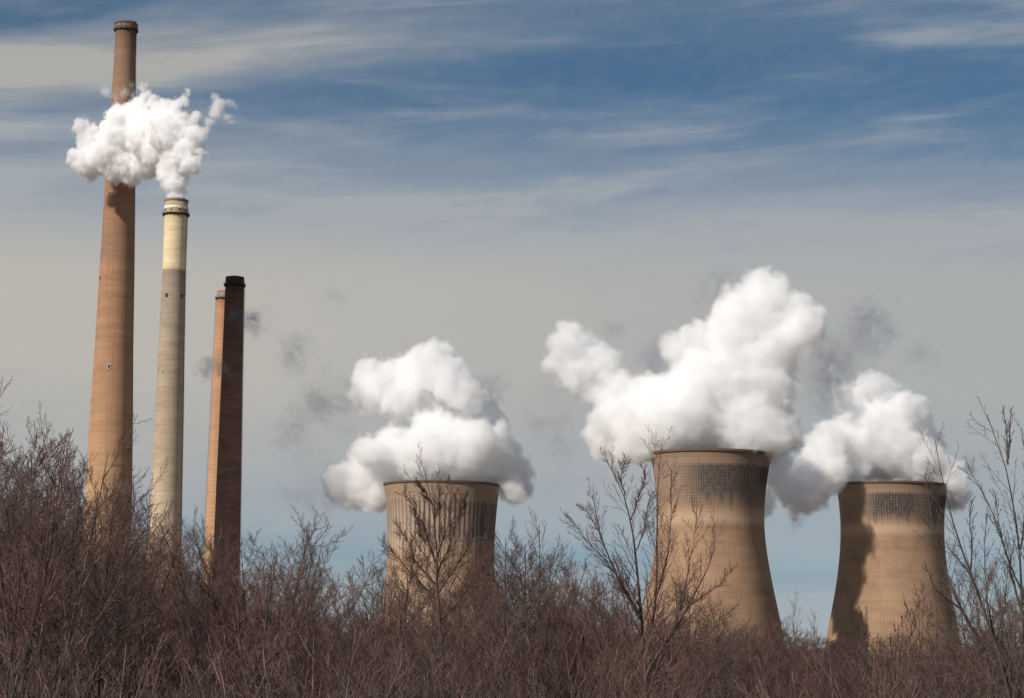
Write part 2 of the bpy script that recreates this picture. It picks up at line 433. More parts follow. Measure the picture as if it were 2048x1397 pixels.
# ------------------------------------------------------------------ cooling towers
def tower_mat(name, H, nrib, nlift, light, body, stain, zs, ph_c, ph_w, mode, seed):
    """zs: heights (fractions): lower edge of cream, lower and upper edge of the dark stain, lower edge of the lip"""
    m, t, n, b = new_mat(name)
    p, ang, z = polar(t, n)
    zz = n.m('DIVIDE', z, H)
    deg = n.m('MULTIPLY', ang, 57.2958)
    zcream, zlo, zhi, zlip = zs
    jag = n.noise(n.comb(n.m('MULTIPLY', ang, 18.), seed, 0.), 1., 3., .7)
    jz = n.m('MULTIPLY_ADD', n.m('SUBTRACT', jag, .5), .05, zz)
    blotch = n.noise(p, .07, 5., .6)
    c = n.mix(n.ss(blotch, .35, .7), body, tuple(x * .76 for x in body))
    hb = n.noise(n.comb(n.m('MULTIPLY', ang, .5), seed, n.m('MULTIPLY', z, .22)), 1., 5., .7)
    c = n.mix(n.ss(hb, .42, .7, 0., .5), c, n.mix(1., c, (.66, .6, .56), 'MULTIPLY'))
    # cream bleached belt
    cre = n.m('MULTIPLY', n.ss(jz, zcream - (.10 if mode == 'rib' else .02), zcream + (.10 if mode == 'rib' else .03)), n.ss(zz, zcream + (.3 if mode == 'rib' else .10), zcream + .03))
    c = n.mix(n.m('MULTIPLY', cre, .62), c, light)
    c = n.mix(n.m('MULTIPLY', n.ss(zz, zlo - .03, zlo + .05), .5), c, tuple((x + .22) * .5 for x in body))
    ribd = n.m('MULTIPLY_ADD', n.m('COSINE', n.m('MULTIPLY', ang, float(nrib))), .5, .5)
    ribs = n.m('POWER', ribd, 2.2 if mode == 'rib' else 1.5)
    lift = n.m('POWER', n.m('MULTIPLY_ADD', n.m('COSINE', n.m('MULTIPLY', z, 2 * math.pi / nlift)), .5, .5), 3.)
    gridm = n.m('MAXIMUM', ribs, n.m('MULTIPLY', lift, .3 if mode == 'rib' else .85))
    c = n.mix(n.m('MULTIPLY', gridm, .22 if mode != 'rib' else .12), c, n.mix(1., c, (.5, .42, .38), 'MULTIPLY'))
    # stains, and a darker upper right side
    sn = n.noise(n.comb(n.m('MULTIPLY', ang, 11.), seed + 3, n.m('MULTIPLY', z, .05)), 1., 5., .65)
    cell = n.noise(n.comb(n.m('MULTIPLY', ang, nrib * .5), seed + 4, n.m('MULTIPLY', z, .30)), 1., 3., .7)
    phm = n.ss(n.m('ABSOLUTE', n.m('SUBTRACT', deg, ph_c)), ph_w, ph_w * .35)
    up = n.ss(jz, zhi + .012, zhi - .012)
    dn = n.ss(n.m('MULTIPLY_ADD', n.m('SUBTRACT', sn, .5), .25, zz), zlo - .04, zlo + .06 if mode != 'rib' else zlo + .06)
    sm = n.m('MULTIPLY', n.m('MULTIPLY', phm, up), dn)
    if mode == 'rib':
        body_s = n.m('MULTIPLY', sm, n.m('MAXIMUM', n.m('MULTIPLY', ribs, .95), n.ss(n.m('MULTIPLY_ADD', deg, .0035, sn), .50, .90, 0., .75)))
        thin = n.m('MULTIPLY', n.m('MULTIPLY', ribs, 1.), n.m('MULTIPLY', n.ss(n.m('MULTIPLY_ADD', n.m('SUBTRACT', sn, .5), .5, zz), zlo - .30, zlo + .05), n.ss(zz, zlip + .005, zlip - .02)))
        thin = n.m('MULTIPLY', thin, n.ss(sn, .32, .68, .15, .68))
        k = n.m('MAXIMUM', body_s, thin)
        right = n.m('MULTIPLY', n.m('MULTIPLY', n.ss(n.m('MULTIPLY_ADD', n.m('SUBTRACT', cell, .5), 25., deg), 26., 50.), up), n.ss(zz, zlo - .28, zlo + .02))
        k = n.m('MAXIMUM', k, n.m('MULTIPLY', right, n.m('MULTIPLY_ADD', n.m('MAXIMUM', ribs, n.ss(sn, .4, .65)), .45, .28)))
        pat = n.m('MULTIPLY', n.m('MULTIPLY', n.ss(cell, .56, .68), n.ss(n.m('ABSOLUTE', n.m('SUBTRACT', deg, 22.)), 16., 4.)), n.m('MULTIPLY', n.ss(zz, zlo - .18, zlo), up))
        k = n.m('MAXIMUM', k, n.m('MULTIPLY', pat, .8))
    else:
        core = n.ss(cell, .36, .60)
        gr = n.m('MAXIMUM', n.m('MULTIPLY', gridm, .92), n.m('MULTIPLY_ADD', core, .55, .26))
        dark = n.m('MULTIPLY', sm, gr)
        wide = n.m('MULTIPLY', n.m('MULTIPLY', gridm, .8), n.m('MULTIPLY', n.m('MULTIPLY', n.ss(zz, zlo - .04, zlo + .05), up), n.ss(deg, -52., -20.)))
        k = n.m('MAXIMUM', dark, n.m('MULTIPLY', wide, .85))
        right = n.m('MULTIPLY', n.m('MULTIPLY', n.ss(deg, 28., 62.), up), n.ss(zz, zlo, zhi - .05))  # upper wall turns evenly darker towards the right
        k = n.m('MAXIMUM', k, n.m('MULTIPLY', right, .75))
    k = nd(t, 'ShaderNodeClamp', {0: k}).outputs[0]
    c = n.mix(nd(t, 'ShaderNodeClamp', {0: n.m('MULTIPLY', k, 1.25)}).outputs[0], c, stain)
    # lip: a plain darker brown collar, darker at the very edge
    lp = n.ss(n.m('MULTIPLY_ADD', n.m('SUBTRACT', jag, .5), .02, zz), zlip - .006, zlip + .006)
    c = n.mix(n.m('MULTIPLY', lp, .55), c, tuple(x * .62 for x in body))
    c = n.mix(n.ss(zz, .982, .999, 0., .75), c, (.07, .05, .04))
    # run-off below the rim
    ro = n.noise(n.comb(n.m('MULTIPLY', ang, 26.), seed + 8, n.m('MULTIPLY', z, .02)), 1., 3., .7)
    c = n.mix(n.m('MULTIPLY', n.ss(ro, .5, .75), n.ss(zz, .86, 1., 0., .4)), c, (.12, .085, .065))
    t.links.new(c, b.inputs['Base Color'])
    h = n.m('ADD', n.m('MULTIPLY', gridm, -1.), n.m('MULTIPLY', hb, .5))
    bp = nd(t, 'ShaderNodeBump', {'Height': h, 'Distance': .08, 'Strength': .35})
    t.links.new(bp.outputs[0], b.inputs['Normal'])
    return m

def tower(D, xc, yrim, prof, label, nrib, amp, matf, seg):
    base, H = axis_at(xc, yrim, D)
    root = empty('cooling_tower', base, label, 'cooling tower', 'steaming cooling towers')
    pr = sorted((z_at(base, y), h) for y, h in prof)
    zs = [a for a, _ in pr]; rs = [rad(h, D, z) for z, h in pr]
    cf = np.polyfit(zs, rs, 4)
    pts = []
    zb = zs[0]
    slope = (rs[0] - rs[1]) / (zs[1] - zs[0])
    for i in range(81):
        z = H * i / 80
        r = rs[0] + slope * .9 * (zb - z) if z < zb else float(np.interp(z, zs, rs)) * .35 + float(np.polyval(cf, z)) * .65
        pts.append((r, z))
    # smooth once
    for _ in range(3):
        pts = [pts[0]] + [((pts[i-1][0] + 2 * pts[i][0] + pts[i+1][0]) / 4, pts[i][1]) for i in range(1, 80)] + [pts[80]]
    rt = pts[-1][0]
    mb = MB()
    mb.lathe(pts, seg, nrib, amp)
    mb.build('shell', matf(H), root, smooth=True)
    inn = MB()
    inn.lathe([(rt - .5 + .0, H + .25), (rt - .9, H + .2)] + [(r - .9, z) for r, z in reversed(pts[40:])], 96)
    inn.build('inner_lining', plain('inner_concrete', (.2, .15, .11)), root, smooth=True)
    rm = MB()
    rm.lathe([(rt + .05, H - .9), (rt + .5, H - .8), (rt + .5, H + .3), (rt - .55, H + .35)], 128)
    rm.build('rim', plain('rim_concrete', (.13, .09, .065), .9, 0, .4), root, smooth=False)
    return root, base, H, pts

t1 = tower(1251, 884, 970, [(970, 115.5), (980, 114), (1000, 111.5), (1042, 109), (1080, 107), (1113, 107), (1150, 108.5), (1185, 111.5), (1220, 115.5), (1255, 119.5)],
    'cooling tower with dark vertical rib streaks and a narrow slab on its right side', 68, .05,
    lambda H: tower_mat('streaked_tower_concrete', H, 68, 3.2, (.60, .46, .335), (.47, .32, .21), (.085, .070, .064), (.60, .64, .885, .915), 18, 80, 'rib', 2.), 544)
t2 = tower(1055, 1421.5, 909, [(909, 120.5), (925, 117.3), (954, 113), (991, 108.3), (1028, 106), (1046, 105.8), (1083, 108.5), (1120, 114.5), (1157, 121), (1194, 128), (1231, 136), (1268, 144)],
    'largest cooling tower, its upper wall dark with sooty vertical ribs', 144, .10,
    lambda H: tower_mat('ribbed_tower_concrete', H, 144, 1.5, (.56, .40, .28), (.40, .255, .16), (.075, .062, .058), (.64, .74, .93, .965), 8, 48, 'grid', 5.), 864)
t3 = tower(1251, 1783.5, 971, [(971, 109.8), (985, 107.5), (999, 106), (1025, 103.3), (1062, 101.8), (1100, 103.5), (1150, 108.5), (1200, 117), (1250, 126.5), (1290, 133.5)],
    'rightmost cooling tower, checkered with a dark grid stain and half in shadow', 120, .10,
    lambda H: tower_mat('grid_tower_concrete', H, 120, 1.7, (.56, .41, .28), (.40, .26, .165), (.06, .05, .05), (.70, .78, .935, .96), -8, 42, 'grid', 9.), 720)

# stair tower on the right flank of the streaked tower, pump house on its left
conc_brown = plain('brown_concrete', (.30, .21, .15), .9, 0, .3, .3)
pb = px(990.5, 1200, 1240); ztop = px(990, 1164, 1240).z
r_ = empty('stair_tower', (pb.x - .6, 1240, 0), 'narrow brown stair tower against the right side of the streaked cooling tower', 'stair tower')
m_ = MB(); m_.box((0, 0, ztop / 2), (4.6, 4.6, ztop)); m_.build('wall', conc_brown, r_)
m_ = MB(); m_.box((0, 0, ztop + .2), (5.0, 5.0, .4)); m_.build('roof', steel_dark, r_)
for k_ in range(6):
    m_ = MB(); m_.box((0, -2.32, 4 + k_ * 5.6), (1.2, .08, 1.8)); m_.build('window', steel_dark, r_)
pb = px(742, 1268, 1180); ztop = px(742, 1256, 1180).z
r_ = empty('pump_house', (pb.x, 1180, 0), 'small pump house with a dark flat roof left of the streaked cooling tower', 'building')
m_ = MB(); m_.box((0, 0, ztop / 2), (9, 8, ztop)); m_.build('wall', plain('pale_wall', (.42, .33, .24), .9, 0, .3, .5), r_)
m_ = MB(); m_.box((0, 0, ztop + .7), (10, 9, 1.4)); rf = m_.build('roof', steel_dark, r_)
m_ = MB(); m_.tube((-2, 0, ztop + 1.4), (-2, 0, ztop + 3.4), .3, 8); m_.build('vent_pipe', steel, rf)
m_ = MB(); m_.tube((1.5, 1, ztop + 1.4), (1.5, 1, ztop + 2.6), .4, 8); m_.build('vent_pipe', steel, rf)
for k_ in (-1, 1):
    m_ = MB(); m_.box((k_ * 2.1, -4.03, ztop - 2.2), (2.2, .1, 1.2)); m_.build('window', white_paint, r_)

# ------------------------------------------------------------------ steam
def steam_mat(name, dens, col=(1, 1, 1), an=-0.1):
    m = bpy.data.materials.new(name); m.use_nodes = True; t = m.node_tree; t.nodes.clear()
    pv = nd(t, 'ShaderNodeVolumePrincipled', {'Color': tuple(col) + (1,), 'Density': dens, 'Anisotropy': an})
    mo = nd(t, 'ShaderNodeOutputMaterial'); t.links.new(pv.outputs[0], mo.inputs['Volume'])
    return m

def field_tree(name, blobs, A, w, vox, out, mat, k=6., cell=1.6, puff=.9, rag=2.2, inset=0., off=2.35, warp=2.5):
    t = bpy.data.node_groups.new(name, 'GeometryNodeTree')
    t.interface.new_socket('Geometry', in_out='OUTPUT', socket_type='NodeSocketGeometry')
    n = NT(t)
    P = nd(t, 'GeometryNodeInputPosition').outputs[0]
    wv = n.v('SUBTRACT', n.noise(P, 1 / (A * 5), 3., color=True), (.5, .5, .5))
    Qp = n.v('MULTIPLY_ADD', wv, (A * warp,) * 3, P)
    f = None
    for c, r in blobs:
        s = n.m('SUBTRACT', n.v('DISTANCE', Qp, tuple(c)), r)
        f = s if f is None else n.m('SMOOTH_MIN', f, s, k)
    vo = nd(t, 'ShaderNodeTexVoronoi', {'Vector': Qp, 'Scale': 1 / (A * cell), 'Detail': 2.5, 'Roughness': .55, 'Lacunarity': 2.2}, feature='F1')
    n2 = n.noise(P, 1 / (A * 1.1), 5., .6)
    f = n.m('MULTIPLY_ADD', vo.outputs['Distance'], A * puff, f)
    f = n.m('MULTIPLY_ADD', n2, A * rag, f)
    f = n.m('ADD', f, -A * off + inset)
    d = nd(t, 'ShaderNodeClamp', {0: n.m('DIVIDE', n.m('MULTIPLY', f, -1.), w)}).outputs[0]
    mn = Vector([min(c[i] - r for c, r in blobs) - A * 4 for i in range(3)])
    mx = Vector([max(c[i] + r for c, r in blobs) + A * 4 for i in range(3)])
    res = [max(8, int((mx[i] - mn[i]) / vox)) for i in range(3)]
    g_ = nd(t, 'GeometryNodeVolumeCube', {'Density': d, 'Background': 0., 'Min': tuple(mn), 'Max': tuple(mx), 'Resolution X': res[0], 'Resolution Y': res[1], 'Resolution Z': res[2]}).outputs[0]
    if out == 'mesh':
        g_ = nd(t, 'GeometryNodeVolumeToMesh', {'Volume': g_, 'Threshold': .5}).outputs[0]
    g_ = nd(t, 'GeometryNodeSetMaterial', {'Geometry': g_, 'Material': mat}).outputs[0]
    o = t.nodes.new('NodeGroupOutput'); t.links.new(g_, o.inputs[0])
    return t

core_m, t_, n_, b_ = new_mat('steam_core')
b_.inputs['Base Color'].default_value = (.96, .96, .955, 1)
b_.inputs['Roughness'].default_value = 1
b_.inputs['Specular IOR Level'].default_value = 0

def largest_piece(me):
    """keeps the biggest connected piece of a mesh"""
    nv = len(me.vertices)
    if not nv: return me
    co = np.empty(nv * 3, np.float32); me.vertices.foreach_get('co', co)
    ed = np.empty(len(me.edges) * 2, np.int32); me.edges.foreach_get('vertices', ed); ed = ed.reshape(-1, 2)
    lab = np.arange(nv)
    while True:
        m_ = np.minimum(lab[ed[:, 0]], lab[ed[:, 1]])
        new = lab.copy(); np.minimum.at(new, ed[:, 0], m_); np.minimum.at(new, ed[:, 1], m_)
        new = new[new]
        if (new == lab).all(): break
        lab = new
    best = np.bincount(lab).argmax(); keep = lab == best
    idx = np.cumsum(keep) - 1
    out = bpy.data.meshes.new('steam_core')
    fs = [[int(idx[v]) for v in p.vertices] for p in me.polygons if keep[p.vertices[0]]]
    out.from_pydata(co.reshape(-1, 3)[keep].tolist(), [], fs)
    out.polygons.foreach_set('use_smooth', np.ones(len(out.polygons), bool))
    out.materials.append(core_m)
    return out

def plume(label, D, pix, A, w, vox, dens, seed, group='white steam plumes', core=None, depth=None, jit=12, **kw):
    rnd = random.Random(seed)
    bl = []
    for q in pix:
        x, y, r = q[:3]
        dd = (q[3] if len(q) > 3 else 0) + (depth(x, y) if depth else 0) + rnd.uniform(-jit, jit)
        bl.append((px(x, y, D + dd), r * D / F))
    cx = sum((b[0] for b in bl), Vector()) / len(bl)
    org = Vector((cx.x, cx.y, min(b[0].z for b in bl)))
    bl = [(b[0] - org, b[1]) for b in bl]
    root = empty('steam_plume', org, label, 'steam plume', group)
    vd = bpy.data.volumes.new('steam_veil')
    o = bpy.data.objects.new('steam_veil', vd); COL.objects.link(o); o.parent = root
    vm = steam_mat('steam', dens)
    vd.materials.append(vm)
    o.modifiers.new('field', 'NODES').node_group = field_tree('veil', bl, A, w, vox, 'vol', vm, **kw)
    if core:
        o = bpy.data.objects.new('steam_core', bpy.data.meshes.new('steam_core')); COL.objects.link(o)
        o.modifiers.new('field', 'NODES').node_group = field_tree('core', bl, A, w, vox * 2, 'mesh', core_m, inset=core, **kw)
        dg = bpy.context.evaluated_depsgraph_get()
        me = bpy.data.meshes.new_from_object(o.evaluated_get(dg))
        o.modifiers.clear(); o.data = me
        me = largest_piece(me)
        o.data = me
        o.parent = root
        if not len(me.vertices): bpy.data.objects.remove(o)
    return root

plume('broad white steam plume leaning left and right above the largest cooling tower', 1055,
      [(1215,880,45),(1260,860,55),(1300,850,70),(1360,835,85),(1440,835,92),(1510,850,80),(1550,865,50),(1420,760,75),(1480,720,80),(1530,745,55),(1380,780,60),(1300,790,42),
       (1240,810,35),(1490,640,62),(1530,605,48),(1522,582,34),(1590,640,46),(1610,655,36),(1555,690,45),(1450,680,42),(1390,675,28),(1350,695,22),(1555,770,36),
       (1140,690,43),(1165,740,42),(1125,735,34),(1200,725,36),(1190,780,32),(1235,765,26),(1215,830,28),(1250,893,28)],
      5., 2.8, .9, .25, 2, core=12, depth=lambda x, y: (1421 - x) * .12)
plume('domed white steam plume in two tiers above the streaked cooling tower', 1251,
      [(688,962,40,10),(712,985,36,12),(745,960,52,10),(730,925,34,8),(765,920,38),(805,920,58),(865,908,66),(930,912,64),(980,925,58),(1025,940,38,8),(1040,965,27,8),(1025,990,22,10),(900,880,44),(860,860,36),
       (730,938,28,8),(1000,905,34),(955,885,38),(755,990,26,16),(862,732,42),(882,712,26),(830,750,44),(780,760,36),(735,752,32),(728,790,26),(760,785,42),(800,795,38),(745,905,32),(790,885,40),(900,762,40),(930,792,36),(965,820,30),
       (990,842,24),(1003,856,14),(880,800,30),(850,840,20),(930,846,16)],
      5., 2.8, .9, .25, 5, core=12, depth=lambda x, y: (884 - x) * (.13 if x < 884 else .05))
plume('ragged white steam plume drifting left off the rightmost cooling tower', 1251,
      [(1745,768,24),(1720,792,30),(1682,792,20),(1762,800,38),(1812,822,38),(1842,842,26),(1800,850,45),(1750,850,45),(1690,865,38),(1660,882,32),(1640,905,32),(1720,905,52),(1790,895,56),(1850,900,34),
       (1840,925,44),(1890,940,30),(1908,962,26),(1918,990,20),(1902,1003,18,8),(1760,930,34),(1700,935,40),(1650,945,42),(1612,945,34),(1580,962,34),(1602,992,28),(1570,985,24),(1632,990,30),(1608,1015,14),(1592,1032,7),(1540,930,38),(1503,1005,36),(1497,945,42),(1474,880,44),(1470,820,42),(1462,765,36),(1440,950,40),(1436,890,40),(1430,830,36)],  # trailing blobs, out of sight, added to throw shade on the rightmost tower
      5., 2.8, .9, .25, 8, core=12, depth=lambda x, y: min(0, (x - 1700) * .355) if y > 750 and x < 1700 else 0)
plume('dense billowing white steam plume pouring from the cream topped chimney', 1215,
      [(353,399,17),(353,388,22),(351,368,28),(346,345,34),(356,320,38),(330,345,22),(378,330,23),(322,300,48),(300,272,54),(345,268,52),(378,298,32),(390,268,24),(262,262,50),(232,270,42),(282,234,42),
       (243,238,34),(330,226,30),(290,328,34),(245,330,36),(226,350,22),(262,352,24),(212,300,32),(180,275,27),(163,255,20),(150,312,19),(166,332,23),(183,348,18),(192,318,30),(146,322,15),(188,292,28),(206,328,27),(172,300,20),
       (290,192,15),(289,173,9),(308,202,16),(370,202,13),(374,183,8),(350,212,17),(393,238,15),(402,310,14),(398,336,11),(270,215,20)],
      2.1, 1.6, .5, .65, 3, core=4.2, jit=4, k=2.2, cell=2.0, puff=1.7, rag=1.6, off=2.35, depth=lambda x, y: min(36, (353 - x) * .4))
plume('thin torn curl of steam at the upper right of the chimney plume', 1190,
      [(440,206,13),(431,226,13),(452,236,9),(419,246,10),(461,206,7),(436,216,11),(410,260,9),(404,275,9),(428,194,7),(464,242,6),(470,212,5)],
      1.6, 3.0, .45, .55, 4, 'thin vapour wisps', jit=3, k=3., rag=4.2, off=3.3)
plume('faint pale vapour scrap left of the tall chimney above the plume', 1190,
      [(214,186,12),(205,182,8),(230,196,9),(250,186,10),(165,240,9),(150,262,8),(262,172,6),(268,190,7)],
      1.6, 3.5, .5, .22, 14, 'thin vapour wisps', jit=3, k=3., rag=4.2, off=3.3)

wisp_m = {}
def wisp(label, x, y, w_, h_, D, dens=.05, seed=0, tilt=0.):
    """a scrap of thin grey vapour: an ellipsoid torn by ridged noise"""
    c = px(x, y, D); rx, rz = w_ * .62 * D / F, h_ * .62 * D / F; ry = (rx + rz) / 2
    t = bpy.data.node_groups.new('wisp', 'GeometryNodeTree')
    t.interface.new_socket('Geometry', in_out='OUTPUT', socket_type='NodeSocketGeometry')
    n = NT(t)
    P = nd(t, 'GeometryNodeInputPosition').outputs[0]
    s_ = max(3., (rx + rz) / 2)
    off = (seed * 17.3, seed * 5.1, seed * 9.7)
    P2 = n.v('ADD', P, off)
    wv = n.v('SUBTRACT', n.noise(P2, 1.2 / s_, 4., .6, color=True), (.5, .5, .5))
    Qp = n.v('MULTIPLY_ADD', wv, (s_ * 2.2,) * 3, P)
    e = n.v('LENGTH', n.v('MULTIPLY', Qp, (1 / rx, 1 / ry, 1 / rz)))
    rid = n.m('ABSOLUTE', n.m('SUBTRACT', n.noise(n.v('MULTIPLY_ADD', wv, (s_ * .8,) * 3, P2), 1.6 / s_, 5., .6), .5))
    body = n.m('MULTIPLY', n.ss(rid, .075, .0), n.ss(e, 1., .2))
    soft = n.m('MULTIPLY', n.ss(n.noise(P2, 2.2 / s_, 5., .6), .50, .70), n.ss(e, 1., .1, 0., .35))
    d = n.m('MAXIMUM', body, soft)
    ex = [rx * 1.3, ry * 1.3, rz * 1.3]; vox = max(.45, s_ / 30)
    res = [max(8, int(2 * q / vox)) for q in ex]
    dm = round(dens * 1.8, 3)
    if dm not in wisp_m: wisp_m[dm] = steam_mat('shaded_grey_vapour', dm, (.46, .48, .54), .0)  # the shade on thin steam is put into this grey colour
    g_ = nd(t, 'GeometryNodeVolumeCube', {'Density': d, 'Background': 0., 'Min': tuple(-q for q in ex), 'Max': tuple(ex), 'Resolution X': res[0], 'Resolution Y': res[1], 'Resolution Z': res[2]}).outputs[0]
    g_ = nd(t, 'GeometryNodeSetMaterial', {'Geometry': g_, 'Material': wisp_m[dm]}).outputs[0]
    o = t.nodes.new('NodeGroupOutput'); t.links.new(g_, o.inputs[0])
    vd = bpy.data.volumes.new('vapour_wisp')
    vd.materials.append(wisp_m[dm])
    ob = bpy.data.objects.new('vapour_wisp', vd); COL.objects.link(ob)
    ob.location = c
    ob.rotation_euler = (0, tilt, 0)
    ob.modifiers.new('field', 'NODES').node_group = t
    tag(ob, label, 'vapour wisp', 'thin vapour wisps')

for i_, a in enumerate([
    ('dark grey vapour wisp touching the top left of the highest tower plume', 1438, 582, 100, 90, 1060, .06),
    ('small grey vapour wisp above the left arm of the broad plume', 1226, 660, 70, 40, 1055, .05),
    ('tiny grey vapour fleck between the two lobes of the broad plume', 1288, 640, 26, 34, 1055, .05),
    ('grey vapour in the notch between the arm and body of the broad plume', 1312, 715, 80, 110, 1075, .06),
    ('grey vapour patch right of the upper body of the broad plume', 1650, 725, 150, 130, 1100, .035),
    ('torn dark vapour wisp high over the rightmost cooling tower', 1742, 655, 110, 120, 1251, .05),
    ('faint grey vapour streak at the upper right of the rightmost plume', 1840, 712, 80, 45, 1251, .04),
    ('dark vapour wisp at the right shoulder of the domed plume', 968, 775, 110, 60, 1255, .06),
    ('large ragged grey vapour cloud left of the domed plume', 652, 800, 130, 120, 1260, .04),
    ('grey vapour scrap below the ragged cloud left of the domed plume', 590, 868, 90, 90, 1260, .035),
    ('upright curl of grey vapour high left of the domed plume', 588, 705, 60, 100, 1255, .045),
    ('small grey vapour puff at the right edge of the rightmost plume', 1938, 935, 44, 60, 1270, .06),
    ('grey vapour puff against the right edge of the dark chimney', 500, 640, 80, 60, 1330, .05),
    ('grey vapour puff against the left edge of the orange chimney', 428, 738, 80, 60, 1330, .05),
    ('barely visible vapour streak right of the dark chimney top', 672, 595, 70, 40, 1255, .025),
    ('drooping tail of grey vapour under the rightmost plume', 1590, 1030, 36, 70, 1225, .05),
    ('faint grey vapour behind the lower left of the broad plume', 1110, 860, 130, 190, 1090, .02),
    ('grey vapour between the two right hand plumes', 1660, 790, 120, 110, 1200, .03),
    ('faint grey vapour trail under the left bulge of the domed plume', 640, 990, 150, 150, 1270, .015),
]):
    wisp(*a, seed=i_ + 1)

# ------------------------------------------------------------------ bare trees
def bark(name, c0, c1, sc=3.):
    m, t, n, b = new_mat(name)
    p = nd(t, 'ShaderNodeTexCoord').outputs['Object']
    oi = nd(t, 'ShaderNodeObjectInfo').outputs['Random']
    f = n.noise(n.v('MULTIPLY', p, (1., 1., .35)), sc, 4., .6)
    c = n.mix(n.ss(f, .35, .68), c0, c1)
    c = n.mix(n.m('MULTIPLY', oi, .5), c, n.mix(1., c, (.62, .52, .50), 'MULTIPLY'))
    t.links.new(c, b.inputs['Base Color'])
    b.inputs['Roughness'].default_value = .85
    return m
M_bark_dark = bark('dark_bark', (.055, .040, .034), (.12, .092, .078))
M_bark = bark('grey_brown_bark', (.12, .092, .078), (.26, .21, .18))
M_twig = bark('reddish_twigs', (.070, .036, .031), (.245, .150, .130), 2.2)
M_twig2 = bark('brown_twigs', (.085, .060, .048), (.17, .125, .105), 1.2)

def tubes(pts, rad_, sides):
    """pts (B,P,3), rad_ (B,P) -> verts, quads"""
    B, P, _ = pts.shape
    T = np.empty_like(pts)
    T[:, 1:-1] = pts[:, 2:] - pts[:, :-2]; T[:, 0] = pts[:, 1] - pts[:, 0]; T[:, -1] = pts[:, -1] - pts[:, -2]
    T /= np.linalg.norm(T, axis=2, keepdims=True) + 1e-9
    ref = np.tile(np.array([1., .13, .07]), (B, 1))
    k = np.abs(T[:, 0, 0]) > .8
    ref[k] = (.1, 1., .2)
    U = np.cross(T, ref[:, None, :]); U /= np.linalg.norm(U, axis=2, keepdims=True) + 1e-9
    Wd = np.cross(T, U)
    a = np.arange(sides) * 2 * math.pi / sides
    V = pts[:, :, None, :] + rad_[:, :, None, None] * (U[:, :, None, :] * np.cos(a)[None, None, :, None] + Wd[:, :, None, :] * np.sin(a)[None, None, :, None])
    idx = np.arange(B * P * sides).reshape(B, P, sides)
    i0 = idx[:, :-1]; i1 = idx[:, 1:]
    Q = np.stack([i0, np.roll(i0, -1, 2), np.roll(i1, -1, 2), i1], -1).reshape(-1, 4)
    return V.reshape(-1, 3), Q

def grow(rng, par, n_, t0, t1, ang, lenf, rf, P, up, wob, rmin, taper=.55, angsd=.2):
    pts, rad_ = par
    B, PP, _ = pts.shape
    L = np.linalg.norm(np.diff(pts, axis=1), axis=2).sum(1)
    t = (np.arange(n_)[None, :] + rng.random((B, n_))) / n_ * (t1 - t0) + t0
    fi = t * (PP - 1); i = np.minimum(fi.astype(int), PP - 2); fr = fi - i
    bi = np.arange(B)[:, None]
    p0 = pts[bi, i]; p1 = pts[bi, i + 1]
    pos = p0 + (p1 - p0) * fr[..., None]
    T = p1 - p0; T /= np.linalg.norm(T, axis=2, keepdims=True) + 1e-9
    r0 = rad_[bi, i] * (1 - fr) + rad_[bi, i + 1] * fr
    az_ = rng.random((B, n_)) * 6.283
    ref = np.where(np.abs(T[..., 2:3]) > .9, np.array([1., 0, 0]), np.array([0, 0, 1.]))
    U = np.cross(T, ref); U /= np.linalg.norm(U, axis=2, keepdims=True) + 1e-9
    Wd = np.cross(T, U)
    an = ang * (1 + angsd * rng.standard_normal((B, n_)))
    d = T * np.cos(an)[..., None] + (U * np.cos(az_)[..., None] + Wd * np.sin(az_)[..., None]) * np.sin(an)[..., None]
    ln = L[:, None] * lenf * (1 - taper * t) * rng.uniform(.6, 1.25, (B, n_))
    pos = pos.reshape(-1, 3); d = d.reshape(-1, 3); ln = ln.reshape(-1); r0 = r0.reshape(-1)
    out = np.empty((len(pos), P, 3)); out[:, 0] = pos
    for k in range(1, P):
        d = d + wob * rng.standard_normal(d.shape) + np.array([0, 0, up])
        d /= np.linalg.norm(d, axis=1, keepdims=True)
        out[:, k] = out[:, k - 1] + d * (ln / (P - 1))[:, None]
    rs = np.maximum(r0 * rf, rmin)
    rr = rs[:, None] * np.linspace(1, .35, P)[None, :]
    return out, np.maximum(rr, rmin * .8)

def build_tree(seed, stems, levels, name, rtrunk_levels=1):
    """stems: (pts, rad). levels: list of grow() keyword dicts. Returns (trunk mesh, crown mesh)"""
    rng = np.random.default_rng(seed)
    V, Q = tubes(stems[0], stems[1], 8)
    trunk = mesh_np('trunk', V, Q)
    allv, allq, off = [], [], 0
    par = stems
    for li, lv in enumerate(levels):
        par2 = grow(rng, par, **lv)
        V, Q = tubes(par2[0], par2[1], 5 if li == 0 else 3)
        allv.append(V); allq.append(Q + off); off += len(V)
        if li == 0 and lv.get('n_', 0): pass
        par = par2
    crown = mesh_np('crown', np.concatenate(allv), np.concatenate(allq))
    return trunk, crown

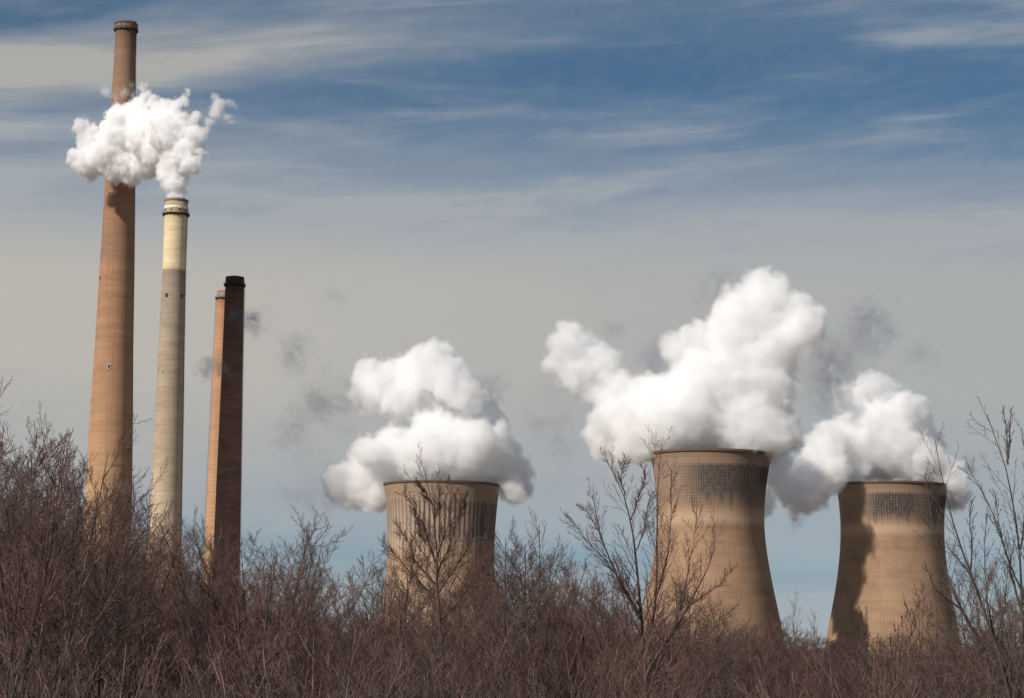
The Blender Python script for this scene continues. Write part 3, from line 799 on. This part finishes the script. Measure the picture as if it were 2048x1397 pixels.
def stems_up(rng, n_, H, spread, r, P=10, wob=.035, upr=.06, base=.3):
    az_ = np.arange(n_) * 6.283 / n_ + rng.random(n_)
    an = spread * rng.uniform(.5, 1.1, n_) if n_ > 1 else np.array([spread * .2])
    d = np.stack([np.sin(an) * np.cos(az_), np.sin(an) * np.sin(az_), np.cos(an)], -1)
    pts = np.empty((n_, P, 3)); pts[:, 0] = np.stack([np.cos(az_) * base, np.sin(az_) * base, np.full(n_, -.4)], -1) * (1 if n_ > 1 else .01)
    pts[:, 0, 2] = -.4
    h = H * rng.uniform(.8, 1.0, n_)
    h[0] = H
    for k in range(1, P):
        d = d + wob * rng.standard_normal(d.shape) + np.array([0, 0, upr])
        d /= np.linalg.norm(d, axis=1, keepdims=True)
        pts[:, k] = pts[:, k - 1] + d * (h / (P - 1))[:, None]
    rr = r * rng.uniform(.7, 1, n_)[:, None] * np.linspace(1, .10, P)[None, :] ** .85
    return pts, np.maximum(rr, .010)

PROTO = {}
def L(n_, t0, t1, ang, lenf, rf, P, up, wob, rmin, **k):
    return dict(n_=n_, t0=t0, t1=t1, ang=ang, lenf=lenf, rf=rf, P=P, up=up, wob=wob, rmin=rmin, **k)

for s in range(4):            # upright tree with one leader
    rng = np.random.default_rng(10 + s)
    PROTO['leader', s] = build_tree(20 + s, stems_up(rng, 1, 10, .15, .11, 12), [
        L(26, .30, .97, .82, .42, .6, 8, .07, .03, .014, taper=.6), L(10, .2, .98, .68, .44, .6, 6, .045, .03, .008),
        L(7, .12, 1., .68, .42, .7, 4, .03, .035, .0052), L(2, .3, 1., .7, .3, .8, 2, .03, .03, .0052)], 'leader')
for s in range(4):            # broad vase of many ascending stems, dense fine twigs
    rng = np.random.default_rng(40 + s)
    PROTO['vase', s] = build_tree(50 + s, stems_up(rng, 4, 10, .30, .085, 11), [
        L(12, .28, .97, .66, .42, .6, 8, .06, .03, .013), L(9, .2, .98, .62, .44, .62, 6, .045, .03, .008),
        L(7, .12, 1., .64, .42, .7, 4, .03, .035, .0052), L(1, .4, 1., .7, .3, .8, 2, .03, .03, .0052)], 'vase')
for s in range(3):            # brushy shrub
    rng = np.random.default_rng(70 + s)
    PROTO['shrub', s] = build_tree(80 + s, stems_up(rng, 10, 6, .42, .035, 8, .06), [
        L(8, .15, .97, .62, .50, .65, 6, .04, .04, .010), L(7, .15, 1., .62, .46, .7, 5, .03, .04, .0075),
        L(4, .2, 1., .65, .42, .8, 3, .03, .04, .0055)], 'shrub')
for s in range(3):            # thin pole tree, few branches
    rng = np.random.default_rng(90 + s)
    PROTO['pole', s] = build_tree(95 + s, stems_up(rng, 1, 10, .1, .075, 12), [
        L(20, .35, .97, .55, .26, .55, 6, .12, .05, .010), L(6, .2, 1., .6, .42, .65, 4, .06, .06, .007),
        L(4, .2, 1., .7, .35, .8, 3, .05, .05, .006)], 'pole')
for s in range(2):            # sprays with seed heads
    rng = np.random.default_rng(110 + s)
    PROTO['seedy', s] = build_tree(115 + s, stems_up(rng, 3, 8, .16, .05, 10), [
        L(12, .3, .98, .42, .28, .6, 6, .10, .05, .009), L(7, .2, 1., .45, .34, .65, 4, .06, .06, .006),
        L(7, .3, 1., .6, .12, 1., 2, .05, .05, .020)], 'seedy')

HT = {'leader': 10., 'vase': 10., 'shrub': 6., 'pole': 10., 'seedy': 8.}
for (kd, s), (tr, cr) in PROTO.items():
    tr.materials.append(M_bark_dark); cr.materials.append(M_twig if kd in ('shrub', 'vase', 'seedy') else M_twig2)
    # true height of the mesh
    z = np.empty(len(cr.vertices) * 3, np.float32); cr.vertices.foreach_get('co', z)
    HT[kd, s] = float(np.percentile(z[2::3], 99.9))

def put_tree(kd, s, x, ytop, D, label, group=None, wide=1., rz=None, lean=(0, 0), name='bare_tree', cat='tree'):
    gp = px(x, 1290, D)
    Hw = px(x, ytop, D).z
    k = Hw / HT[kd, s]
    root = empty(name, (gp.x, D, 0), label, cat, group, rz if rz is not None else (x * 7.13 + D) % 6.28)
    root.rotation_euler[0], root.rotation_euler[1] = lean[1], lean[0]
    root.scale = (k * wide, k * wide, k)
    for nm, me in zip(('trunk', 'crown'), PROTO[kd, s]):
        c = bpy.data.objects.new(nm, me); COL.objects.link(c); c.parent = root
    return root

M_brush = bark('dark_brushwood', (.045, .024, .021), (.165, .100, .088), 2.2)
M_pale = bark('pale_grey_stems', (.095, .074, .064), (.22, .175, .152))
for s in range(4):            # clump of long bare stems with few side shoots
    rng = np.random.default_rng(130 + s)
    tr, cr = build_tree(135 + s, stems_up(rng, 9, 6, .40, .028, 9, .035, .04, .5), [
        L(8, .2, .95, .5, .45, .6, 6, .05, .03, .011), L(5, .2, 1., .5, .45, .7, 5, .05, .03, .008), L(2, .2, 1., .5, .4, .8, 3, .04, .04, .004)], 'leggy')
    PROTO['leggy', s] = (tr, cr)
    mm = M_pale if s % 2 else M_bark_dark
    tr.materials.append(mm); cr.materials.append(M_twig if s % 2 else M_twig2)
    z = np.empty(len(cr.vertices) * 3, np.float32); cr.vertices.foreach_get('co', z)
    HT['leggy', s] = float(np.percentile(z[2::3], 99.9))
G1 = 'bare trees that stand out of the thicket'
for a in [
    ('leader', 2, 40, 850, 92, 'bare tree filling the gap between the two leftmost tall trees', 1.1),
    ('leader', 3, 104, 850, 96, 'bare tree with an upright leader between the second and third tall trees from the left', 1.),
    ('vase', 3, 150, 905, 100, 'bushy bare tree whose right side overlaps the left edge of the tallest chimney', .9),
    ('vase', 2, 470, 1065, 112, 'bare tree in front of the right side of the dark chimney foot', .8),
    ('vase', 0, 8, 775, 78, 'big dense bare tree at the far left edge of the photo', 1.),
    ('vase', 1, 72, 800, 84, 'tall bare tree second from the left edge, its top clear of the others', .9),
    ('vase', 2, 128, 872, 90, 'bushy bare tree just left of the tallest chimney', 1.),
    ('leader', 0, 196, 930, 95, 'bare tree crossing the left side of the tallest chimney', 1.),
    ('vase', 3, 232, 985, 110, 'bare tree in front of the foot of the tallest chimney', .9),
    ('leader', 1, 283, 975, 120, 'slender bare tree in the gap between the tallest and the cream topped chimney', .9),
    ('vase', 0, 325, 1010, 112, 'bare tree in front of the foot of the cream topped chimney', .8),
    ('vase', 2, 378, 1045, 118, 'bare tree right of the cream topped chimney foot', .9),
    ('leader', 2, 438, 1085, 100, 'bare tree in front of the foot of the dark chimney', 1.),
    ('vase', 1, 520, 1010, 98, 'wide fan shaped bare tree right of the dark chimney', 1.25),
    ('leader', 3, 585, 1050, 104, 'bare tree on the right flank of the fan shaped tree', 1.),
    ('leader', 1, 806, 1040, 108, 'tall fine twigged bare tree over the left half of the streaked tower', 1.),
    ('vase', 2, 925, 1065, 104, 'fine twigged bare tree over the right half of the streaked tower', .9),
    ('leader', 2, 1048, 1055, 112, 'bare tree between the tower side tree and the tall pole tree', 1.),
    ('vase', 0, 1150, 1085, 118, 'broad bare tree at the left foot of the big open tree', .9),
    ('leader', 3, 1375, 1165, 125, 'bare tree low over the middle of the largest tower', 1.),
    ('leader', 0, 1940, 1120, 90, 'bare tree behind the sparse whip like tree right of the rightmost tower', 1.),
    ('vase', 1, 2010, 1090, 95, 'bushy bare tree at the right edge behind the whip like tree', .9),
    ('pole', 0, 666, 1155, 110, 'thin bare sapling against the sky between dark chimney and streaked tower', 1.),
    ('pole', 1, 700, 1180, 105, 'second thin sapling left of the streaked tower, a little shorter', 1.),
    ('leader', 1, 738, 1120, 120, 'bare tree beside the left edge of the streaked tower', .9),
    ('vase', 3, 782, 1125, 115, 'bushy bare tree over the lower left wall of the streaked tower', .8),
    ('leader', 0, 958, 1120, 110, 'bare tree over the lower right wall of the streaked tower', 1.),
    ('leader', 2, 1010, 1035, 100, 'tall bare tree just right of the streaked tower', .9),
    ('pole', 2, 1082, 1012, 95, 'tallest thin pole tree in the gap right of the streaked tower', 1.),
    ('leader', 3, 1122, 1070, 104, 'bare tree between the pole tree and the big open tree', .9),
    ('vase', 1, 1190, 1140, 108, 'reddish twiggy bare tree behind the left limbs of the big open tree', 1.),
    ('pole', 0, 1600, 1182, 150, 'slender bare sapling in the gap between the two right towers', 1.),
    ('pole', 2, 1634, 1215, 160, 'shorter sapling just left of the rightmost tower', 1.),
    ('seedy', 0, 1762, 1185, 78, 'upright shrub with seed heads left of centre of the rightmost tower', 1.2),
    ('seedy', 1, 1815, 1160, 76, 'upright shrub with seed heads before the middle of the rightmost tower', 1.2),
    ('pole', 1, 1872, 1150, 80, 'thin bare sapling before the right side of the rightmost tower', 1.),
    ('shrub', 0, 1690, 1262, 90, 'low brushy shrub under the left edge of the rightmost tower', 1.),
]:
    put_tree(a[0], a[1], a[2], a[3], a[4], a[5], G1, a[6])

# ---- three trees drawn limb by limb
def limb_tree(label, D, base_px, limbs, levels, seed, mt, mc, spread=1.5, rmin=.012):
    """limbs: (thickness px at start, [(x, y) ...]) in the photo at distance D, given their own depth offsets"""
    rng = np.random.default_rng(seed)
    gp = px(base_px, 1290, D)
    root = empty('bare_tree', (gp.x, D, 0), label, 'tree', G1)
    P = 16
    PT, RD = [], []
    for i, (w_, pl) in enumerate(limbs):
        ph = rng.uniform(-1, 1) * spread
        q = []
        for j, pt_ in enumerate(pl):
            f_ = j / (len(pl) - 1)
            v = px(pt_[0], pt_[1], D + ph * f_)
            q.append((v.x - gp.x, v.y - D, v.z))
        if i == 0 or pl[0][1] >= 1390:
            q.insert(0, (q[0][0] * .5, q[0][1], -.3))
        q = np.array(q)
        # smooth resample (Catmull-Rom like through chord lengths)
        s_ = np.r_[0, np.cumsum(np.linalg.norm(np.diff(q, axis=0), axis=1))]
        tt = np.linspace(0, s_[-1], P)
        qq = np.stack([np.interp(tt, s_, q[:, k]) for k in range(3)], -1)
        for _ in range(2):
            qq[1:-1] = (qq[:-2] + 2 * qq[1:-1] + qq[2:]) / 4
        qq[1:-1] += rng.standard_normal((P - 2, 3)) * .012 * D / 80
        PT.append(qq)
        r0 = w_ * .5 * D / F
        RD.append(np.maximum(r0 * np.linspace(1, .10, P) ** 1.15, rmin))
    tr, cr = build_tree(seed, (np.array(PT), np.array(RD)), levels, 'limb')
    tr.materials.append(mt); cr.materials.append(mc)
    obj('trunk', tr, None, root); obj('crown', cr, None, root)
    return root

limb_tree('tall bare tree standing right in front of the streaked cooling tower', 86, 884,
  [(11, [(886,1397),(881,1256),(873,1167),(874,1096),(869,1042),(865,1007),(856,970),(850,946)]),
   (5, [(874,1135),(858,1085),(848,1049),(826,1014),(810,985)]), (5, [(874,1170),(852,1150),(833,1128),(812,1078),(793,1049)]),
   (5, [(874,1150),(884,1125),(897,1099),(915,1042),(922,995)]), (4, [(873,1115),(888,1075),(897,1049),(902,965)]),
   (5, [(878,1205),(850,1175),(819,1142),(790,1110),(768,1085)]), (4, [(875,1190),(900,1150),(928,1110),(948,1062)]),
   (3, [(869,1050),(875,1015),(880,975)]), (3, [(866,1010),(850,985),(835,965)]), (5, [(880,1240),(920,1200),(950,1150),(968,1100)]),
   (3, [(850,1085),(838,1065),(830,1020)]), (3, [(915,1042),(930,1010),(934,985)])],
  [L(30, .12, 1., .62, .30, .38, 7, .07, .03, .0065), L(11, .12, 1., .6, .42, .6, 5, .05, .035, .0045), L(5, .15, 1., .65, .34, .8, 3, .04, .04, .0045)], 301, M_bark_dark, M_twig)
limb_tree('big open bare tree with spreading limbs left of the largest cooling tower', 82, 1290,
  [(12, [(1293,1397),(1289,1305),(1282,1250),(1276,1176),(1272,1102),(1262,1040),(1250,991),(1230,950),(1213,921)]),
   (6, [(1282,1231),(1262,1200),(1241,1165),(1215,1110),(1204,1080),(1192,1030),(1185,991)]),
   (5, [(1280,1240),(1250,1185),(1222,1132),(1195,1105),(1171,1080),(1141,1035)]),
   (7, [(1290,1320),(1303,1260),(1311,1213),(1314,1140),(1315,1065),(1313,1010),(1317,954),(1324,887)]),
   (8, [(1293,1350),(1320,1300),(1345,1268),(1365,1235),(1382,1202),(1405,1160),(1426,1117),(1430,1061)]),
   (4, [(1345,1268),(1365,1200),(1378,1139),(1386,1090),(1392,1040),(1395,1002)]),
   (4, [(1375,1215),(1410,1190),(1441,1168),(1467,1135)]), (6, [(1255,1397),(1225,1340),(1197,1283),(1170,1245),(1152,1213)]),
   (4, [(1312,1195),(1328,1140),(1341,1087),(1342,1010),(1343,939)]), (3, [(1262,1040),(1275,1000),(1290,960),(1285,935)]),
   (3, [(1272,1102),(1290,1060),(1296,1010),(1305,985)]), (3, [(1250,991),(1240,960),(1248,930),(1250,915)]),
   (3, [(1204,1080),(1190,1050),(1172,1020),(1155,1012)]), (4, [(1300,1360),(1340,1340),(1385,1300),(1430,1255)]),
   (4, [(1289,1330),(1262,1290),(1240,1240),(1225,1210)])],
  [L(28, .12, 1., .62, .27, .38, 7, .07, .03, .0065), L(8, .12, 1., .6, .42, .6, 5, .05, .035, .0045), L(4, .2, 1., .65, .28, .9, 2, .04, .04, .0055)], 302, M_bark_dark, M_twig)
limb_tree('sparse bare tree with long whip like shoots at the right edge of the photo', 50, 2030,
  [(12, [(2028,1397),(1999,1313),(1978,1250),(1956,1185),(1927,1112),(1908,1060),(1894,1014),(1884,962),(1878,925),(1870,881)]),
   (9, [(2035,1385),(1974,1309),(1945,1262),(1922,1219),(1903,1175),(1888,1133),(1872,1080),(1858,1014),(1850,945)]),
   (12, [(2060,1390),(2055,1356),(2046,1290),(2042,1228),(2043,1160),(2042,1099),(2032,1040),(2021,984),(2014,924),(1996,890),(1984,860),(1974,830)]),
   (5, [(2016,930),(2019,890),(2020,864),(2022,821)]), (4, [(2015,915),(2014,880),(2006,817)]),
   (6, [(2046,1230),(2025,1163),(2008,1090),(1991,1040),(1975,1000),(1950,960),(1935,932)]),
   (5, [(2000,1320),(1985,1260),(1974,1206),(1970,1140),(1969,1074),(1972,1030)]), (5, [(2045,1200),(2055,1140),(2050,1060),(2060,980),(2052,900),(2042,856)]),
   (6, [(2075,1397),(2030,1360),(1960,1345),(1884,1330),(1850,1313),(1825,1290)]), (5, [(2020,1350),(1975,1300),(1920,1290),(1890,1262),(1862,1250)]),
   (4, [(1956,1185),(1935,1140),(1905,1105),(1880,1085),(1845,1030)]), (4, [(1990,1290),(2010,1220),(2014,1150),(2030,1080)]),
   (4, [(2042,1180),(2015,1120),(2000,1060),(1990,990)]), (4, [(1922,1219),(1890,1195),(1870,1180),(1850,1130)]),
   (4, [(2042,1099),(2048,1040),(2060,990)]), (4, [(1940,1150),(1945,1090),(1938,1040),(1944,1000)])],
  [L(22, .15, 1., .60, .20, .4, 5, .09, .03, .006), L(5, .15, 1., .7, .36, .65, 3, .05, .04, .0045), L(2, .3, 1., .7, .25, .8, 2, .05, .05, .004)], 303, M_bark_dark, M_twig2, 1.2, .009)

# ---- the thicket: counted trees, rows from near to far
rnd = random.Random(77)
for i in range(22):
    x = 20 + 2020 * ((i * .61803398 + .3) % 1.0)
    D = rnd.uniform(52, 74)
    sh = i % 4
    side = [q for q in ((420, 'left quarter, below the chimneys'), (760, 'stretch between the dark chimney and the streaked tower'), (1000, 'stretch under the streaked tower'), (1300, 'stretch between streaked and largest tower'),
            (1570, 'stretch under the largest tower'), (2100, 'stretch under the rightmost tower')) if x < q[0]][0][1]
    put_tree('leggy', sh, x, rnd.uniform(1200, 1340), D, '%s leggy shrub in the front row, %s' % ('pale' if sh % 2 else 'dark', side),
             'leggy shrubs along the front of the thicket', rnd.uniform(1., 1.5), rnd.uniform(0, 6.28), name='bare_shrub', cat='shrub')
ox = [0, 60, 150, 210, 290, 400, 480, 560, 640, 700, 760, 860, 1000, 1130, 1290, 1400, 1470, 1560, 1650, 1780, 1900, 2048]
oy = [1060, 1060, 1085, 1110, 1130, 1160, 1170, 1180, 1205, 1235, 1240, 1240, 1220, 1195, 1220, 1230, 1220, 1222, 1246, 1258, 1256, 1250]
zones = [(0, 165, 'left of the tallest chimney'), (165, 275, 'below the tallest chimney'), (275, 395, 'below the cream topped chimney'), (395, 500, 'below the dark chimney'),
         (500, 640, 'just right of the dark chimney'), (640, 760, 'left of the streaked tower'), (760, 1000, 'in front of the streaked tower'), (1000, 1200, 'right of the streaked tower'),
         (1200, 1300, 'left of the largest tower'), (1300, 1560, 'in front of the largest tower'), (1560, 1650, 'between the two right towers'), (1650, 1900, 'in front of the rightmost tower'), (1900, 2200, 'right of the rightmost tower')]
cnt = 0
NT_ = 236
for i in range(NT_):
    x = -30 + 2110 * ((i * .61803398) % 1.0)
    lay = i / NT_
    D = 70 + 260 * lay ** 1.3 + rnd.uniform(-6, 6)
    yo = float(np.interp(x, ox, oy))
    y = yo + rnd.uniform(-8, 60) if lay > .3 else yo + rnd.uniform(0, 110)
    y = min(y, 1330)
    if i % 2:                                   # taller ones, thin enough to see the sky through
        y = float(np.interp(x, [0, 100, 160, 230, 300, 400, 480, 540, 640, 700, 760, 800, 880, 960, 1000, 1100, 1160, 1300, 1400, 1480, 1560, 1600, 1650, 1740, 1800, 1900, 2000, 2048], [850, 900, 945, 985, 1000, 1040, 1070, 1050, 1130, 1175, 1120, 1110, 1085, 1080, 1060, 1050, 1110, 1145, 1155, 1200, 1228, 1200, 1245, 1268, 1245, 1225, 1130, 1110])) + rnd.uniform(0, 105)
        D = 85 + 110 * lay + rnd.uniform(-5, 5)
    kd = rnd.choice(['vase', 'vase', 'leader', 'leader', 'shrub', 'pole'] if not i % 2 else ['vase', 'leader', 'vase'])
    if D < 120 and kd == 'shrub': kd = 'vase'
    if D > 200: kd = rnd.choice(['vase', 'leader', 'vase'])
    s = rnd.randrange({'vase': 4, 'leader': 4, 'shrub': 3, 'pole': 3}[kd])
    zn = [q[2] for q in zones if x < q[1]][0]
    look = {'vase': 'bushy bare tree', 'leader': 'upright bare tree', 'shrub': 'low brushy shrub', 'pole': 'thin bare sapling'}[kd]
    dist = 'in front of the thicket' if D < 120 else ('inside the thicket' if D < 210 else 'at the thicket back')
    k = 1.25 if kd != 'shrub' else 1.5
    put_tree(kd, s, x, y, D, '%s %s %s' % (look, dist, zn), 'bare trees and shrubs of the thicket', k * rnd.uniform(.9, 1.3), rnd.uniform(0, 6.28),
             name='bare_shrub' if kd == 'shrub' else 'bare_tree', cat='shrub' if kd == 'shrub' else 'tree')

# ---- brushwood: the tangle of stems and twigs between them, nobody could count it
rng = np.random.default_rng(5)
vs, qs, off = [], [], 0
parts_ = []
for s in range(3):
    for me in PROTO['shrub', s]:
        v = np.empty(len(me.vertices) * 3, np.float32); me.vertices.foreach_get('co', v); v = v.reshape(-1, 3)
        q = np.empty(len(me.loops), np.int32); me.loops.foreach_get('vertex_index', q); q = q.reshape(-1, 4)
        parts_.append((s, v, q))
for i in range(110):
    D = 115 + 290 * (i / 110) ** 1.3
    x = -80 + 2200 * ((i * .7548776) % 1.0)
    yo = float(np.interp(x, ox, oy))
    zt = px(x, max(yo + 45, 1240) + rng.uniform(0, 60) - (20 if D > 250 else 0), D).z
    c_ = px(x, 1290, D); k = max(1.4, zt) / HT['shrub', i % 3]
    a = rng.uniform(0, 6.28); cs, sn = math.cos(a), math.sin(a); wd = 2.2 * (1 + D / 300)
    for s, v, q in parts_:
        if s != i % 3: continue
        X = (v[:, 0] * cs - v[:, 1] * sn) * k * wd + c_.x; Y = (v[:, 0] * sn + v[:, 1] * cs) * k * wd + D
        vs.append(np.stack([X, Y, v[:, 2] * k], -1)); qs.append(q + off); off += len(v)
bw = obj('brushwood', mesh_np('brushwood', np.concatenate(vs), np.concatenate(qs)), M_brush)
tag(bw, 'dense tangle of reddish brown brushwood filling the ground between the bare trees', 'brushwood', None, 'stuff')
